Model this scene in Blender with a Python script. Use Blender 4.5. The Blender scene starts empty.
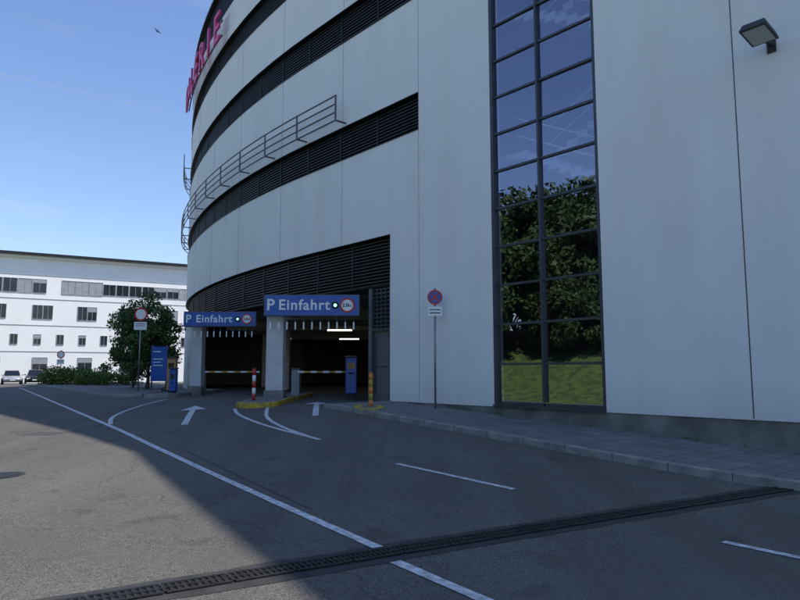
import bpy, bmesh, math, random
from mathutils import Vector, Matrix
random.seed(7)
scene = bpy.context.scene
col = scene.collection

# ---------------------------------------------------------------- materials
def new_mat(name):
    m = bpy.data.materials.new(name); m.use_nodes = True
    nt = m.node_tree; b = nt.nodes["Principled BSDF"]
    return m, nt, b
def mat(name, c1, c2=None, scale=3.0, rough=0.7, metal=0.0, bump=0.0, bscale=40.0, spec=0.5, emit=None, stretch=(1,1,1)):
    m, nt, b = new_mat(name)
    b.inputs["Roughness"].default_value = rough
    b.inputs["Metallic"].default_value = metal
    b.inputs["Specular IOR Level"].default_value = spec
    if c2 is None: c2 = tuple(x*0.85 for x in c1)
    tc = nt.nodes.new("ShaderNodeTexCoord")
    mp = nt.nodes.new("ShaderNodeMapping"); mp.inputs["Scale"].default_value = stretch
    nt.links.new(tc.outputs["Object"], mp.inputs["Vector"])
    n = nt.nodes.new("ShaderNodeTexNoise"); n.inputs["Scale"].default_value = scale; n.inputs["Detail"].default_value = 4
    nt.links.new(mp.outputs[0], n.inputs["Vector"])
    r = nt.nodes.new("ShaderNodeValToRGB")
    r.color_ramp.elements[0].position = 0.35; r.color_ramp.elements[0].color = (*c2, 1)
    r.color_ramp.elements[1].position = 0.65; r.color_ramp.elements[1].color = (*c1, 1)
    nt.links.new(n.outputs["Fac"], r.inputs[0]); nt.links.new(r.outputs[0], b.inputs["Base Color"])
    if bump > 0:
        n2 = nt.nodes.new("ShaderNodeTexNoise"); n2.inputs["Scale"].default_value = bscale; n2.inputs["Detail"].default_value = 3
        nt.links.new(tc.outputs["Object"], n2.inputs["Vector"])
        bp = nt.nodes.new("ShaderNodeBump"); bp.inputs["Strength"].default_value = bump; bp.inputs["Distance"].default_value = 0.02
        nt.links.new(n2.outputs["Fac"], bp.inputs["Height"]); nt.links.new(bp.outputs[0], b.inputs["Normal"])
    if emit:
        b.inputs["Emission Color"].default_value = (*emit[0], 1); b.inputs["Emission Strength"].default_value = emit[1]
    return m

def asphalt_mat():
    m, nt, b = new_mat("asphalt")
    L = nt.links.new
    tc = nt.nodes.new("ShaderNodeTexCoord")
    def noise(scale, detail=4, st=None):
        n = nt.nodes.new("ShaderNodeTexNoise"); n.inputs["Scale"].default_value = scale; n.inputs["Detail"].default_value = detail
        if st:
            mp = nt.nodes.new("ShaderNodeMapping"); mp.inputs["Scale"].default_value = st; mp.inputs["Rotation"].default_value = (0, 0, math.radians(-34))
            L(tc.outputs["Object"], mp.inputs[0]); L(mp.outputs[0], n.inputs["Vector"])
        else: L(tc.outputs["Object"], n.inputs["Vector"])
        return n
    def ramp(src, p0, c0, p1, c1):
        r = nt.nodes.new("ShaderNodeValToRGB"); e = r.color_ramp.elements
        e[0].position = p0; e[0].color = (*c0, 1); e[1].position = p1; e[1].color = (*c1, 1)
        L(src, r.inputs[0]); return r
    def mul(a, bb, f=1.0):
        x = nt.nodes.new("ShaderNodeMix"); x.data_type = 'RGBA'; x.blend_type = 'MULTIPLY'; x.inputs[0].default_value = f
        L(a, x.inputs[6]); L(bb, x.inputs[7]); return x
    big = ramp(noise(0.25, 5).outputs["Fac"], 0.3, (0.113, 0.106, 0.096), 0.7, (0.145, 0.136, 0.123))
    streak = ramp(noise(0.9, 4, (1.3, 0.1, 1)).outputs["Fac"], 0.3, (0.84, 0.84, 0.84), 0.65, (1.06, 1.06, 1.06))
    spk = ramp(noise(85, 2).outputs["Fac"], 0.34, (0.45, 0.45, 0.45), 0.66, (1.55, 1.53, 1.46))
    mid = ramp(noise(14, 4).outputs["Fac"], 0.34, (0.86, 0.86, 0.86), 0.62, (1.05, 1.05, 1.05))
    stain = ramp(noise(1.3, 6).outputs["Fac"], 0.30, (0.74, 0.74, 0.74), 0.40, (1, 1, 1))
    x = mul(big.outputs[0], streak.outputs[0]); x = mul(x.outputs[2], spk.outputs[0]); x = mul(x.outputs[2], stain.outputs[0]); x = mul(x.outputs[2], mid.outputs[0])
    v = nt.nodes.new("ShaderNodeTexVoronoi"); v.feature = 'DISTANCE_TO_EDGE'; v.inputs["Scale"].default_value = 0.16
    nd = noise(1.5, 3)
    ad = nt.nodes.new("ShaderNodeVectorMath"); ad.operation = 'MULTIPLY_ADD'; ad.inputs[1].default_value = (0.8, 0.8, 0.8)
    L(nd.outputs["Color"], ad.inputs[0]); L(tc.outputs["Object"], ad.inputs[2]); L(ad.outputs[0], v.inputs["Vector"])
    cr = ramp(v.outputs["Distance"], 0.0, (0.55, 0.55, 0.55), 0.004, (1, 1, 1))
    x = mul(x.outputs[2], cr.outputs[0], 0.6)
    L(x.outputs[2], b.inputs["Base Color"])
    b.inputs["Roughness"].default_value = 0.85; b.inputs["Specular IOR Level"].default_value = 0.3
    bp = nt.nodes.new("ShaderNodeBump"); bp.inputs["Strength"].default_value = 0.6; bp.inputs["Distance"].default_value = 0.015
    L(noise(70, 3).outputs["Fac"], bp.inputs["Height"]); L(bp.outputs[0], b.inputs["Normal"])
    return m
def paver_mat():
    m, nt, b = new_mat("paving_slabs"); L = nt.links.new
    tc = nt.nodes.new("ShaderNodeTexCoord")
    mp = nt.nodes.new("ShaderNodeMapping"); mp.inputs["Rotation"].default_value = (0, 0, math.radians(-131.2 + 90))
    L(tc.outputs["Object"], mp.inputs[0])
    br = nt.nodes.new("ShaderNodeTexBrick"); br.inputs["Scale"].default_value = 1.0
    br.inputs["Brick Width"].default_value = 0.3; br.inputs["Row Height"].default_value = 0.3; br.inputs["Mortar Size"].default_value = 0.009
    br.inputs["Color1"].default_value = (0.245, 0.23, 0.21, 1); br.inputs["Color2"].default_value = (0.2, 0.19, 0.175, 1); br.inputs["Mortar"].default_value = (0.09, 0.09, 0.075, 1)
    L(mp.outputs[0], br.inputs["Vector"])
    n = nt.nodes.new("ShaderNodeTexNoise"); n.inputs["Scale"].default_value = 2.0; n.inputs["Detail"].default_value = 6; L(tc.outputs["Object"], n.inputs["Vector"])
    r = nt.nodes.new("ShaderNodeValToRGB"); r.color_ramp.elements[0].color = (0.68, 0.68, 0.68, 1); r.color_ramp.elements[0].position = 0.3; r.color_ramp.elements[1].position = 0.7
    L(n.outputs["Fac"], r.inputs[0])
    x = nt.nodes.new("ShaderNodeMix"); x.data_type = 'RGBA'; x.blend_type = 'MULTIPLY'; x.inputs[0].default_value = 1
    L(br.outputs["Color"], x.inputs[6]); L(r.outputs[0], x.inputs[7]); L(x.outputs[2], b.inputs["Base Color"])
    b.inputs["Roughness"].default_value = 0.9
    return m
def leaf_mat(name, a, b2, c):
    m, nt, b = new_mat(name); L = nt.links.new
    tc = nt.nodes.new("ShaderNodeTexCoord")
    n = nt.nodes.new("ShaderNodeTexNoise"); n.inputs["Scale"].default_value = 1.1; n.inputs["Detail"].default_value = 6; n.inputs["Roughness"].default_value = 0.8
    L(tc.outputs["Object"], n.inputs["Vector"])
    r = nt.nodes.new("ShaderNodeValToRGB"); e = r.color_ramp.elements
    e[0].position = 0.3; e[0].color = (*a, 1); e[1].position = 0.7; e[1].color = (*c, 1)
    k = e.new(0.5); k.color = (*b2, 1)
    L(n.outputs["Fac"], r.inputs[0]); L(r.outputs[0], b.inputs["Base Color"])
    b.inputs["Roughness"].default_value = 0.55; b.inputs["Specular IOR Level"].default_value = 0.3
    return m
def glass_mat(name, refl=0.45, tint=(0.3, 0.33, 0.38), gcol=(0.8, 0.82, 0.9)):
    m, nt, b = new_mat(name); L = nt.links.new
    nt.nodes.remove(b)
    t = nt.nodes.new("ShaderNodeBsdfTransparent"); t.inputs[0].default_value = (*tint, 1)
    g = nt.nodes.new("ShaderNodeBsdfGlossy"); g.inputs["Roughness"].default_value = 0.0; g.inputs["Color"].default_value = (*gcol, 1)
    tc = nt.nodes.new("ShaderNodeTexCoord"); n = nt.nodes.new("ShaderNodeTexNoise"); n.inputs["Scale"].default_value = 0.7; n.inputs["Detail"].default_value = 1
    L(tc.outputs["Object"], n.inputs["Vector"])
    bp = nt.nodes.new("ShaderNodeBump"); bp.inputs["Strength"].default_value = 0.3; bp.inputs["Distance"].default_value = 0.02
    L(n.outputs["Fac"], bp.inputs["Height"]); L(bp.outputs[0], g.inputs["Normal"])
    mx = nt.nodes.new("ShaderNodeMixShader"); mx.inputs[0].default_value = refl
    L(t.outputs[0], mx.inputs[1]); L(g.outputs[0], mx.inputs[2]); L(mx.outputs[0], nt.nodes["Material Output"].inputs[0])
    return m

def render_mat():
    m, nt, b = new_mat("white_render"); L = nt.links.new
    tc = nt.nodes.new("ShaderNodeTexCoord")
    mp = nt.nodes.new("ShaderNodeMapping"); mp.inputs["Scale"].default_value = (1.3, 1.3, 0.2); L(tc.outputs["Object"], mp.inputs[0])
    n = nt.nodes.new("ShaderNodeTexNoise"); n.inputs["Scale"].default_value = 1.0; n.inputs["Detail"].default_value = 5; L(mp.outputs[0], n.inputs["Vector"])
    r = nt.nodes.new("ShaderNodeValToRGB"); e = r.color_ramp.elements
    e[0].position = 0.3; e[0].color = (0.86, 0.835, 0.80, 1); e[1].position = 0.6; e[1].color = (0.90, 0.88, 0.85, 1)
    L(n.outputs["Fac"], r.inputs[0])
    n3 = nt.nodes.new("ShaderNodeTexNoise"); n3.inputs["Scale"].default_value = 0.5; n3.inputs["Detail"].default_value = 4; L(tc.outputs["Object"], n3.inputs["Vector"])
    r3 = nt.nodes.new("ShaderNodeValToRGB"); r3.color_ramp.elements[0].position = 0.3; r3.color_ramp.elements[0].color = (0.95, 0.95, 0.95, 1); r3.color_ramp.elements[1].position = 0.7
    L(n3.outputs["Fac"], r3.inputs[0])
    x = nt.nodes.new("ShaderNodeMix"); x.data_type = 'RGBA'; x.blend_type = 'MULTIPLY'; x.inputs[0].default_value = 1
    L(r.outputs[0], x.inputs[6]); L(r3.outputs[0], x.inputs[7])
    sx = nt.nodes.new("ShaderNodeSeparateXYZ"); L(tc.outputs["Object"], sx.inputs[0])
    mr = nt.nodes.new("ShaderNodeMapRange"); mr.inputs["From Min"].default_value = 0.6; mr.inputs["From Max"].default_value = 1.5; mr.inputs["To Min"].default_value = 0.86; mr.inputs["To Max"].default_value = 1.0
    L(sx.outputs["Z"], mr.inputs["Value"])
    x2 = nt.nodes.new("ShaderNodeMix"); x2.data_type = 'RGBA'; x2.blend_type = 'MULTIPLY'; x2.inputs[0].default_value = 1
    L(x.outputs[2], x2.inputs[6]); L(mr.outputs[0], x2.inputs[7]); L(x2.outputs[2], b.inputs["Base Color"])
    b.inputs["Roughness"].default_value = 0.9; b.inputs["Specular IOR Level"].default_value = 0.2
    n2 = nt.nodes.new("ShaderNodeTexNoise"); n2.inputs["Scale"].default_value = 30; n2.inputs["Detail"].default_value = 3; L(tc.outputs["Object"], n2.inputs["Vector"])
    bp = nt.nodes.new("ShaderNodeBump"); bp.inputs["Strength"].default_value = 0.3; bp.inputs["Distance"].default_value = 0.02
    L(n2.outputs["Fac"], bp.inputs["Height"]); L(bp.outputs[0], b.inputs["Normal"])
    return m

M = dict(
    asphalt=asphalt_mat(), paver=paver_mat(), white=render_mat(),
    dark=mat("dark_louvre_metal", (0.022, 0.022, 0.025), (0.014, 0.014, 0.016), 2, 0.5, 0.2),
    black=mat("dark_recess", (0.008, 0.008, 0.009), (0.005, 0.005, 0.006), 2, 0.8),
    frame=mat("window_frame_metal", (0.085, 0.09, 0.105), (0.065, 0.07, 0.082), 3, 0.4, 0.3),
    joint=mat("joint_sealant", (0.3, 0.3, 0.3), (0.22, 0.22, 0.22), 3, 0.8),
    conc=mat("plinth_concrete", (0.25, 0.24, 0.22), (0.12, 0.12, 0.11), 1.4, 0.9, bump=0.5, bscale=20),
    kerb=mat("kerb_stone", (0.33, 0.32, 0.29), (0.2, 0.19, 0.18), 3, 0.85, bump=0.4, bscale=30),
    paint=mat("road_paint", (0.76, 0.76, 0.74), (0.40, 0.40, 0.385), 12, 0.7, bump=0.3, bscale=80),
    patch=mat("tar_patch", (0.045, 0.045, 0.045), (0.028, 0.028, 0.028), 5, 0.8, bump=0.5, bscale=60),
    repair=mat("asphalt_repair", (0.085, 0.083, 0.08), (0.055, 0.054, 0.053), 40, 0.85, bump=0.6, bscale=70),
    iron=mat("cast_iron", (0.05, 0.045, 0.042), (0.022, 0.02, 0.018), 15, 0.6, 0.5, bump=0.3),
    steel=mat("galvanised_steel", (0.32, 0.33, 0.34), (0.22, 0.23, 0.24), 10, 0.4, 0.7),
    rail=mat("rail_steel", (0.16, 0.16, 0.17), (0.10, 0.10, 0.11), 6, 0.45, 0.5),
    blue=mat("sign_blue", (0.012, 0.10, 0.42), (0.01, 0.085, 0.36), 3, 0.35),
    signwhite=mat("sign_white", (0.85, 0.85, 0.85), (0.78, 0.78, 0.78), 5, 0.4),
    red=mat("sign_red", (0.55, 0.02, 0.015), (0.45, 0.02, 0.015), 5, 0.4),
    orange=mat("orange_paint", (0.75, 0.23, 0.03), (0.6, 0.18, 0.03), 6, 0.5),
    yellow=mat("yellow_paint", (0.6, 0.42, 0.03), (0.3, 0.22, 0.06), 5, 0.7, bump=0.3),
    magenta=mat("magenta_letter", (0.75, 0.05, 0.24), (0.7, 0.04, 0.2), 3, 0.4),
    green=mat("signal_green", (0.3, 0.9, 0.5), None, 3, 0.4, emit=((0.5, 1.0, 0.7), 1.2)),
    tubelamp=mat("tube_lamp", (0.9, 0.88, 0.8), None, 3, 0.4, emit=((1.0, 0.92, 0.75), 5.0)),
    door=mat("grey_door", (0.16, 0.165, 0.17), (0.12, 0.125, 0.13), 2, 0.5, 0.1),
    interior=mat("garage_concrete", (0.24, 0.23, 0.21), (0.15, 0.145, 0.135), 1, 0.9),
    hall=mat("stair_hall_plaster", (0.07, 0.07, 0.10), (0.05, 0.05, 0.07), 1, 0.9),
    stair=mat("stair_white", (0.86, 0.86, 0.88), (0.8, 0.8, 0.82), 2, 0.7),
    column=mat("white_column", (0.66, 0.67, 0.68), (0.5, 0.51, 0.52), 1.5, 0.7),
    cabinet=mat("grey_cabinet", (0.3, 0.31, 0.32), (0.24, 0.25, 0.26), 1.5, 0.5),
    glass=glass_mat("facade_glass", 0.34, (0.74, 0.75, 0.82), (0.72, 0.74, 0.90)),
    farglass=mat("office_glass", (0.03, 0.035, 0.045), (0.015, 0.018, 0.022), 0.6, 0.15),
    blind=mat("window_blind", (0.36, 0.37, 0.38), (0.28, 0.29, 0.30), 0.8, 0.6, stretch=(1, 1, 6)),
    farwhite=mat("office_white", (0.88, 0.87, 0.84), (0.84, 0.83, 0.80), 0.6, 0.8),
    grass=mat("grass", (0.13, 0.19, 0.035), (0.05, 0.09, 0.02), 2.2, 0.9, bump=0.9, bscale=12),
    leaf=leaf_mat("leaves", (0.03, 0.055, 0.014), (0.065, 0.11, 0.024), (0.12, 0.17, 0.04)),
    leafdark=leaf_mat("leaves_dark", (0.03, 0.06, 0.02), (0.06, 0.11, 0.03), (0.11, 0.17, 0.045)),
    leafbush=leaf_mat("leaves_bush", (0.05, 0.09, 0.015), (0.10, 0.16, 0.03), (0.17, 0.23, 0.05)),
    bark=mat("bark", (0.09, 0.065, 0.045), (0.04, 0.03, 0.022), 8, 0.9, bump=0.8, bscale=15),
    silver=mat("car_paint_silver", (0.5, 0.51, 0.53), (0.48, 0.49, 0.51), 1, 0.25, 0.5),
    darkcar=mat("car_paint_dark", (0.02, 0.022, 0.03), (0.018, 0.02, 0.028), 1, 0.2, 0.3),
    tyre=mat("tyre_rubber", (0.02, 0.02, 0.02), None, 5, 0.8),
    carglass=mat("car_glass", (0.01, 0.012, 0.015), None, 1, 0.08),
    lens=mat("lamp_lens", (0.5, 0.5, 0.45), (0.4, 0.4, 0.37), 20, 0.3),
    lampbody=mat("lamp_body", (0.06, 0.06, 0.06), (0.045, 0.045, 0.045), 5, 0.5, 0.3),
)

# ---------------------------------------------------------------- helpers
def empty(name, parent=None):
    e = bpy.data.objects.new(name, None); col.objects.link(e)
    if parent: e.parent = parent
    return e
def mesh_obj(name, verts, faces, m, parent=None, smooth=False, recalc=True):
    me = bpy.data.meshes.new(name); me.from_pydata([tuple(v) for v in verts], [], faces)
    if recalc:
        bm = bmesh.new(); bm.from_mesh(me); bmesh.ops.recalc_face_normals(bm, faces=bm.faces); bm.to_mesh(me); bm.free()
    o = bpy.data.objects.new(name, me); col.objects.link(o)
    if m: me.materials.append(m)
    if smooth:
        for p in me.polygons: p.use_smooth = True
    if parent: o.parent = parent
    return o
def bevel(o, w=0.02, seg=2):
    b = o.modifiers.new("bevel", 'BEVEL'); b.width = w; b.segments = seg; b.limit_method = 'ANGLE'; return o
BOXF = [(0,1,2,3),(7,6,5,4),(0,4,5,1),(1,5,6,2),(2,6,7,3),(3,7,4,0)]
def box(name, x0, x1, y0, y1, z0, z1, m, parent=None, bev=0):
    v = [(x0,y0,z0),(x1,y0,z0),(x1,y1,z0),(x0,y1,z0),(x0,y0,z1),(x1,y0,z1),(x1,y1,z1),(x0,y1,z1)]
    o = mesh_obj(name, v, BOXF, m, parent)
    if bev: bevel(o, bev)
    return o
def cyl(name, x, y, z0, z1, r0, m, parent=None, r1=None, n=20):
    if r1 is None: r1 = r0
    v = []; f = []
    for i in range(n):
        a = 2*math.pi*i/n
        v.append((x+r0*math.cos(a), y+r0*math.sin(a), z0)); v.append((x+r1*math.cos(a), y+r1*math.sin(a), z1))
    for i in range(n):
        j = (i+1) % n; f.append((2*i, 2*j, 2*j+1, 2*i+1))
    f.append(tuple(2*i for i in range(n))); f.append(tuple(2*i+1 for i in range(n)))
    o = mesh_obj(name, v, f, m, parent)
    for p in o.data.polygons:
        if len(p.vertices) == 4: p.use_smooth = True
    return o
def boxes_mesh(name, lst, m, parent=None):
    v = []; f = []
    for b8 in lst:
        k = len(v); v += b8; f += [tuple(k+i for i in q) for q in BOXF]
    return mesh_obj(name, v, f, m, parent)

# wall path: s runs along the facade (to the far left), t outwards from it
PHI0 = math.asin(0.659)
SHADOW_BEND, PHIB = -3.0, math.asin(0.659) - math.radians(10.5)  # unseen right end of the facade, angled to shape the shadow edge on the road
def build_path():
    ds = 0.1
    x, y = 7.2, 11.7
    out = []
    s = 0.0; phi = PHI0
    while s <= 76:
        out.append((x, y, phi))
        if s >= 16: 
            if phi > math.radians(16): phi -= ds/54
            elif phi > math.radians(-110): phi -= ds/15
        x += -math.sin(phi)*ds; y += math.cos(phi)*ds; s += ds
    return out
PATH = build_path()
def W(s, t=0.0):
    if s < SHADOW_BEND:
        x, y = 7.2 - 0.659*SHADOW_BEND, 11.7 + 0.752*SHADOW_BEND
        x -= math.sin(PHIB)*(s-SHADOW_BEND); y += math.cos(PHIB)*(s-SHADOW_BEND); phi = PHIB
    elif s <= 0:
        x, y, phi = 7.2 - 0.659*s, 11.7 + 0.752*s, PHI0
    else:
        i = min(int(s*10), len(PATH)-2); f = s*10 - i
        a, b = PATH[i], PATH[i+1]
        x = a[0]*(1-f)+b[0]*f; y = a[1]*(1-f)+b[1]*f; phi = a[2]*(1-f)+b[2]*f
    return (x - math.cos(phi)*t, y - math.sin(phi)*t), phi
def srange(s0, s1, step=1.2):
    L = [s0]
    if s0 < SHADOW_BEND < s1: L += [SHADOW_BEND-0.001, SHADOW_BEND]
    if s1 > 16:
        c = max(s0, 16.0)
        if c > s0: L.append(c)
        n = max(1, int((s1-c)/step))
        L += [c + (s1-c)*(i+1)/n for i in range(n)]
    else: L.append(s1)
    return L
def strip(name, s0, s1, t0, t1, z0, z1, m, parent, step=1.2):
    v = []; f = []; S = srange(s0, s1, step)
    for s in S:
        (xa, ya), _ = W(s, t0); (xb, yb), _ = W(s, t1)
        v += [(xa, ya, z0), (xb, yb, z0), (xb, yb, z1), (xa, ya, z1)]
    for i in range(len(S)-1):
        k = 4*i
        for j in range(4):
            a, b = j, (j+1) % 4
            f.append((k+a, k+b, k+4+b, k+4+a))
    f.append((0,1,2,3)); k = 4*(len(S)-1); f.append((k+3,k+2,k+1,k))
    return mesh_obj(name, v, f, m, parent)
def wb(s0, s1, t0, t1, z0, z1):
    r = []
    for z in (z0, z1):
        for (s, t) in ((s0,t0),(s1,t0),(s1,t1),(s0,t1)):
            p, _ = W(s, t); r.append((p[0], p[1], z))
    return r

# ---------------------------------------------------------------- terrain
def sstep(a, b, x):
    u = max(0.0, min(1.0, (x-a)/(b-a))); return u*u*(3-2*u)
def softramp(x, x0, x1, w=1.5):
    def sp(q):
        if q < -w: return 0
        if q > w: return q
        return (q+w)**2/(4*w)
    return (sp(x-x0) - sp(x-x1))/(x1-x0)
def ST(x, y):
    return (x-7.2)*-0.659 + (y-11.7)*0.752, (x-7.2)*-0.752 + (y-11.7)*-0.659
def G(x, y):
    s, t = ST(x, y)
    A = 0.60*softramp(s, 0, 11.8) - 0.37*softramp(s, 42, 80, 4)
    B = 1 - softramp(t, 3.5, 12.0, 1.5)
    return A*B
def coords(lo, hi, step, far):
    c = []; v = lo
    while v <= hi + 1e-6: c.append(v); v += step
    d = step; v = hi
    while v < far: d *= 1.25; v += d; c.append(v)
    d = step; v = lo
    while v > -far: d *= 1.25; v -= d; c.insert(0, v)
    return c
xs = coords(-32, 14, 0.5, 900); ys = coords(-5, 62, 0.5, 900)
v = [(x, y, G(x, y)) for y in ys for x in xs]; n = len(xs)
f = [(j*n+i, j*n+i+1, (j+1)*n+i+1, (j+1)*n+i) for j in range(len(ys)-1) for i in range(n-1)]
mesh_obj("ground", v, f, M["asphalt"], smooth=True, recalc=False)

def ribbon(pts, w, lift=0.007, jag=0.0):
    P = [Vector(p) for p in pts]; Q = []
    for a, b in zip(P[:-1], P[1:]):
        k = max(1, int((b-a).length/0.25))
        for i in range(k): Q.append(a.lerp(b, i/k))
    Q.append(P[-1]); v = []; f = []
    for i, p in enumerate(Q):
        d = (Q[min(i+1, len(Q)-1)] - Q[max(i-1, 0)]).normalized(); nn = Vector((-d.y, d.x))
        for sg in (-0.5, 0.5):
            q = p + nn*(w*sg + (random.uniform(-jag, jag) if jag else 0)); v.append((q.x, q.y, G(q.x, q.y)+lift))
    for i in range(len(Q)-1): f.append((2*i, 2*i+1, 2*i+3, 2*i+2))
    return v, f
def smooth_pts(pts, n=6):
    P = [Vector(p) for p in pts]; out = []
    for i in range(len(P)-1):
        p0 = P[max(i-1,0)]; p1 = P[i]; p2 = P[i+1]; p3 = P[min(i+2, len(P)-1)]
        for k in range(n):
            t = k/n
            out.append(0.5*((2*p1)+(p2-p0)*t+(2*p0-5*p1+4*p2-p3)*t*t+(-p0+3*p1-3*p2+p3)*t**3))
    out.append(P[-1]); return out
def marking(pts, w=0.12, name="road_marking", m=None, lift=0.007):
    v, f = ribbon(pts, w, lift, 0.004); return mesh_obj(name, v, f, m or M["paint"], recalc=False)
marking([(1.9, 2.9), (-0.04, 5.68)], 0.11)
marking([(-0.2, 6.1), (-7.1, 16.1), (-25, 43)], 0.11)
marking(smooth_pts([(-7.2, 16.4), (-8.0, 18.4), (-8.5, 21), (-8.7, 24.5)]), 0.11)
marking(smooth_pts([(-4.75, 18.9), (-4.2, 17.2), (-3.1, 15.2), (-1.65, 13.2)]), 0.10)
marking(smooth_pts([(-3.8, 18.9), (-3.35, 16.6), (-2.6, 14.8), (-1.6, 13.1)]), 0.10)
marking([(-0.05, 10.6), (1.5, 8.8)], 0.10)
marking([(3.05, 6.35), (4.6, 4.3)], 0.10)
def arrow(tail, head):
    a = Vector(tail); b = Vector(head); d = (b-a).normalized(); nn = Vector((-d.y, d.x)); L = (b-a).length
    v, f = ribbon([a, a+d*(L-1.5)], 0.16)
    k = len(v); base = a + d*(L-1.5)
    N = 6
    for i in range(N+1):
        c = base + d*1.5*i/N; h = 0.36*(1-i/N)+0.005
        for sg in (-1, 1):
            q = c+nn*h*sg; v.append((q.x, q.y, G(q.x, q.y)+0.008))
    for i in range(N): f.append((k+2*i, k+2*i+1, k+2*i+3, k+2*i+2))
    return mesh_obj("road_arrow", v, f, M["paint"], recalc=False)
arrow((-5.1, 15.6), (-6.4, 20.6)); arrow((-2.16, 16.8), (-2.75, 21.8))

drain = empty("drain_channel")
da = Vector((-2.6, 4.47)); db = Vector((5.6, 9.3)); dd = (db-da).normalized(); dn = Vector((-dd.y, dd.x))
vv, ff = ribbon([da, db], 0.5, 0.004, 0.02); mesh_obj("tar_seam", vv, ff, M["patch"], drain, recalc=False)
vv, ff = ribbon([da, db], 0.17, 0.009); mesh_obj("trough", vv, ff, M["black"], drain, recalc=False)
bars = []
def obox(c, d, nn, hl, hw, z0, z1):
    r = []
    for z in (z0, z1):
        for a, b in ((-1,-1),(1,-1),(1,1),(-1,1)):
            q = c + d*hl*a + nn*hw*b; r.append((q.x, q.y, z))
    return r
L = (db-da).length; k = 0
while k < L:
    c = da + dd*k; g = G(c.x, c.y)
    bars.append(obox(c, dd, dn, 0.012, 0.085, g+0.010, g+0.018)); k += 0.05
k = 0
while k < L-0.5:
    for o_ in (-0.1, 0.0, 0.1):
        c = da + dd*(k+0.245) + dn*o_; g = G(c.x, c.y)
        bars.append(obox(c, dd, dn, 0.24, 0.014 if o_ else 0.008, g+0.012, g+0.021))
    k += 0.5
boxes_mesh("grate_bars", bars, M["iron"], drain)
def disc(name, x, y, r, m, lift, parent=None, n=28):
    v = [(x, y, G(x, y)+lift)] + [(x+r*math.cos(2*math.pi*i/n), y+r*math.sin(2*math.pi*i/n), G(x+r*math.cos(2*math.pi*i/n), y+r*math.sin(2*math.pi*i/n))+lift) for i in range(n)]
    f = [(0, 1+i, 1+(i+1) % n) for i in range(n)]
    return mesh_obj(name, v, f, m, parent, recalc=False)
mh = empty("manhole_cover"); disc("frame", -6.0, 10.0, 0.33, M["patch"], 0.005, mh); disc("lid", -6.0, 10.0, 0.27, M["iron"], 0.01, mh)
for pts, w_ in (([(-8.6, 15.3), (-7.7, 15.0)], 0.5), ([(-4.2, 12.5), (-1.0, 7.6)], 0.03)):
    vv, ff = ribbon(pts, w_, 0.004, 0.012); mesh_obj("asphalt_patch", vv, ff, M["repair"], None, recalc=False)

# ---------------------------------------------------------------- pavements
def Tk(s):
    return 3.05 - 0.8*max(0, min(1, s/11.0))
pav = empty("pavement")
v = []; f = []; kv = []; kf = []
S = [-28 + i*0.5 for i in range(int((11.9+28)/0.5)+1)]
for s in S:
    T = Tk(s)
    for j in range(5):
        t = 0.0 + T*j/4; p, _ = W(s, t - (0.2 if j == 0 else 0)); v.append((p[0], p[1], G(p[0], p[1]) + 0.12 + 0.02*(1-j/4)))
    pi, _ = W(s, T); po, _ = W(s, T+0.15); gi = G(*po)
    kv += [(pi[0], pi[1], gi+0.128), (po[0], po[1], gi+0.118), (po[0], po[1], gi-0.1)]
for i in range(len(S)-1):
    for j in range(4): k = i*5+j; f.append((k, k+1, k+6, k+5))
    for j in range(2): k = i*3+j; kf.append((k, k+1, k+4, k+3))
mesh_obj("paving", v, f, M["paver"], pav); mesh_obj("kerb", kv, kf, M["kerb"], pav)
kj = []
s = -2.0
while s < 11.5:
    p, _ = W(s, Tk(s)+0.075); d_ = Vector((-0.659, 0.752)); n_ = Vector((-0.752, -0.659)); g = G(*p)
    kj.append(obox(Vector(p), d_, n_, 0.005, 0.077, g+0.0, g+0.1255)); s += 1.0
boxes_mesh("kerb_joints", kj, M["patch"], pav)

def slab(name, poly, h, mtop, mside, parent=None, wk=0.15):
    n = len(poly); P = [Vector(p) for p in poly]; c = sum(P, Vector((0, 0)))/n
    inner = [p + (c-p).normalized()*wk for p in P]
    root = parent or empty(name)
    v = []; f = []
    for p in P: v.append((p.x, p.y, G(p.x, p.y)-0.1))
    for p in P: v.append((p.x, p.y, G(p.x, p.y)+h-0.01))
    for p in inner: v.append((p.x, p.y, G(p.x, p.y)+h))
    for i in range(n):
        j = (i+1) % n; f.append((i, j, n+j, n+i)); f.append((n+i, n+j, 2*n+j, 2*n+i))
    mesh_obj("kerb", v, f, mside, root)
    v = [(p.x, p.y, G(p.x, p.y)+h) for p in inner] + [(c.x, c.y, G(c.x, c.y)+h)]
    mesh_obj("surface", v, [(i, (i+1) % n, n) for i in range(n)], mtop, root)
    return root
def rnd_rect(x0, x1, y0, y1, front=True):
    xc = (x0+x1)/2; r = (x1-x0)/2; p = []
    for i in range(9):
        a = math.pi + math.pi*i/8; p.append((xc+r*math.cos(a), y0+r+r*math.sin(a)))
    n = 6
    for i in range(1, n+1): p.append((x1, y0+r+(y1-y0-r)*i/n))
    for i in range(n, 0, -1): p.append((x0, y0+r+(y1-y0-r)*i/n))
    return p
slab("traffic_island", rnd_rect(-4.85, -3.6, 18.9, 27.0), 0.15, M["paver"], M["yellow"])
slab("traffic_island", rnd_rect(-10.2, -8.9, 25.6, 33.0), 0.15, M["paver"], M["kerb"])
nose = []
for i in range(16):
    a = 2*math.pi*i/16; nose.append((-0.85+0.42*math.cos(a), 18.0+0.75*math.sin(a)))
slab("traffic_island", nose, 0.15, M["paver"], M["yellow"], wk=0.2)
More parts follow.
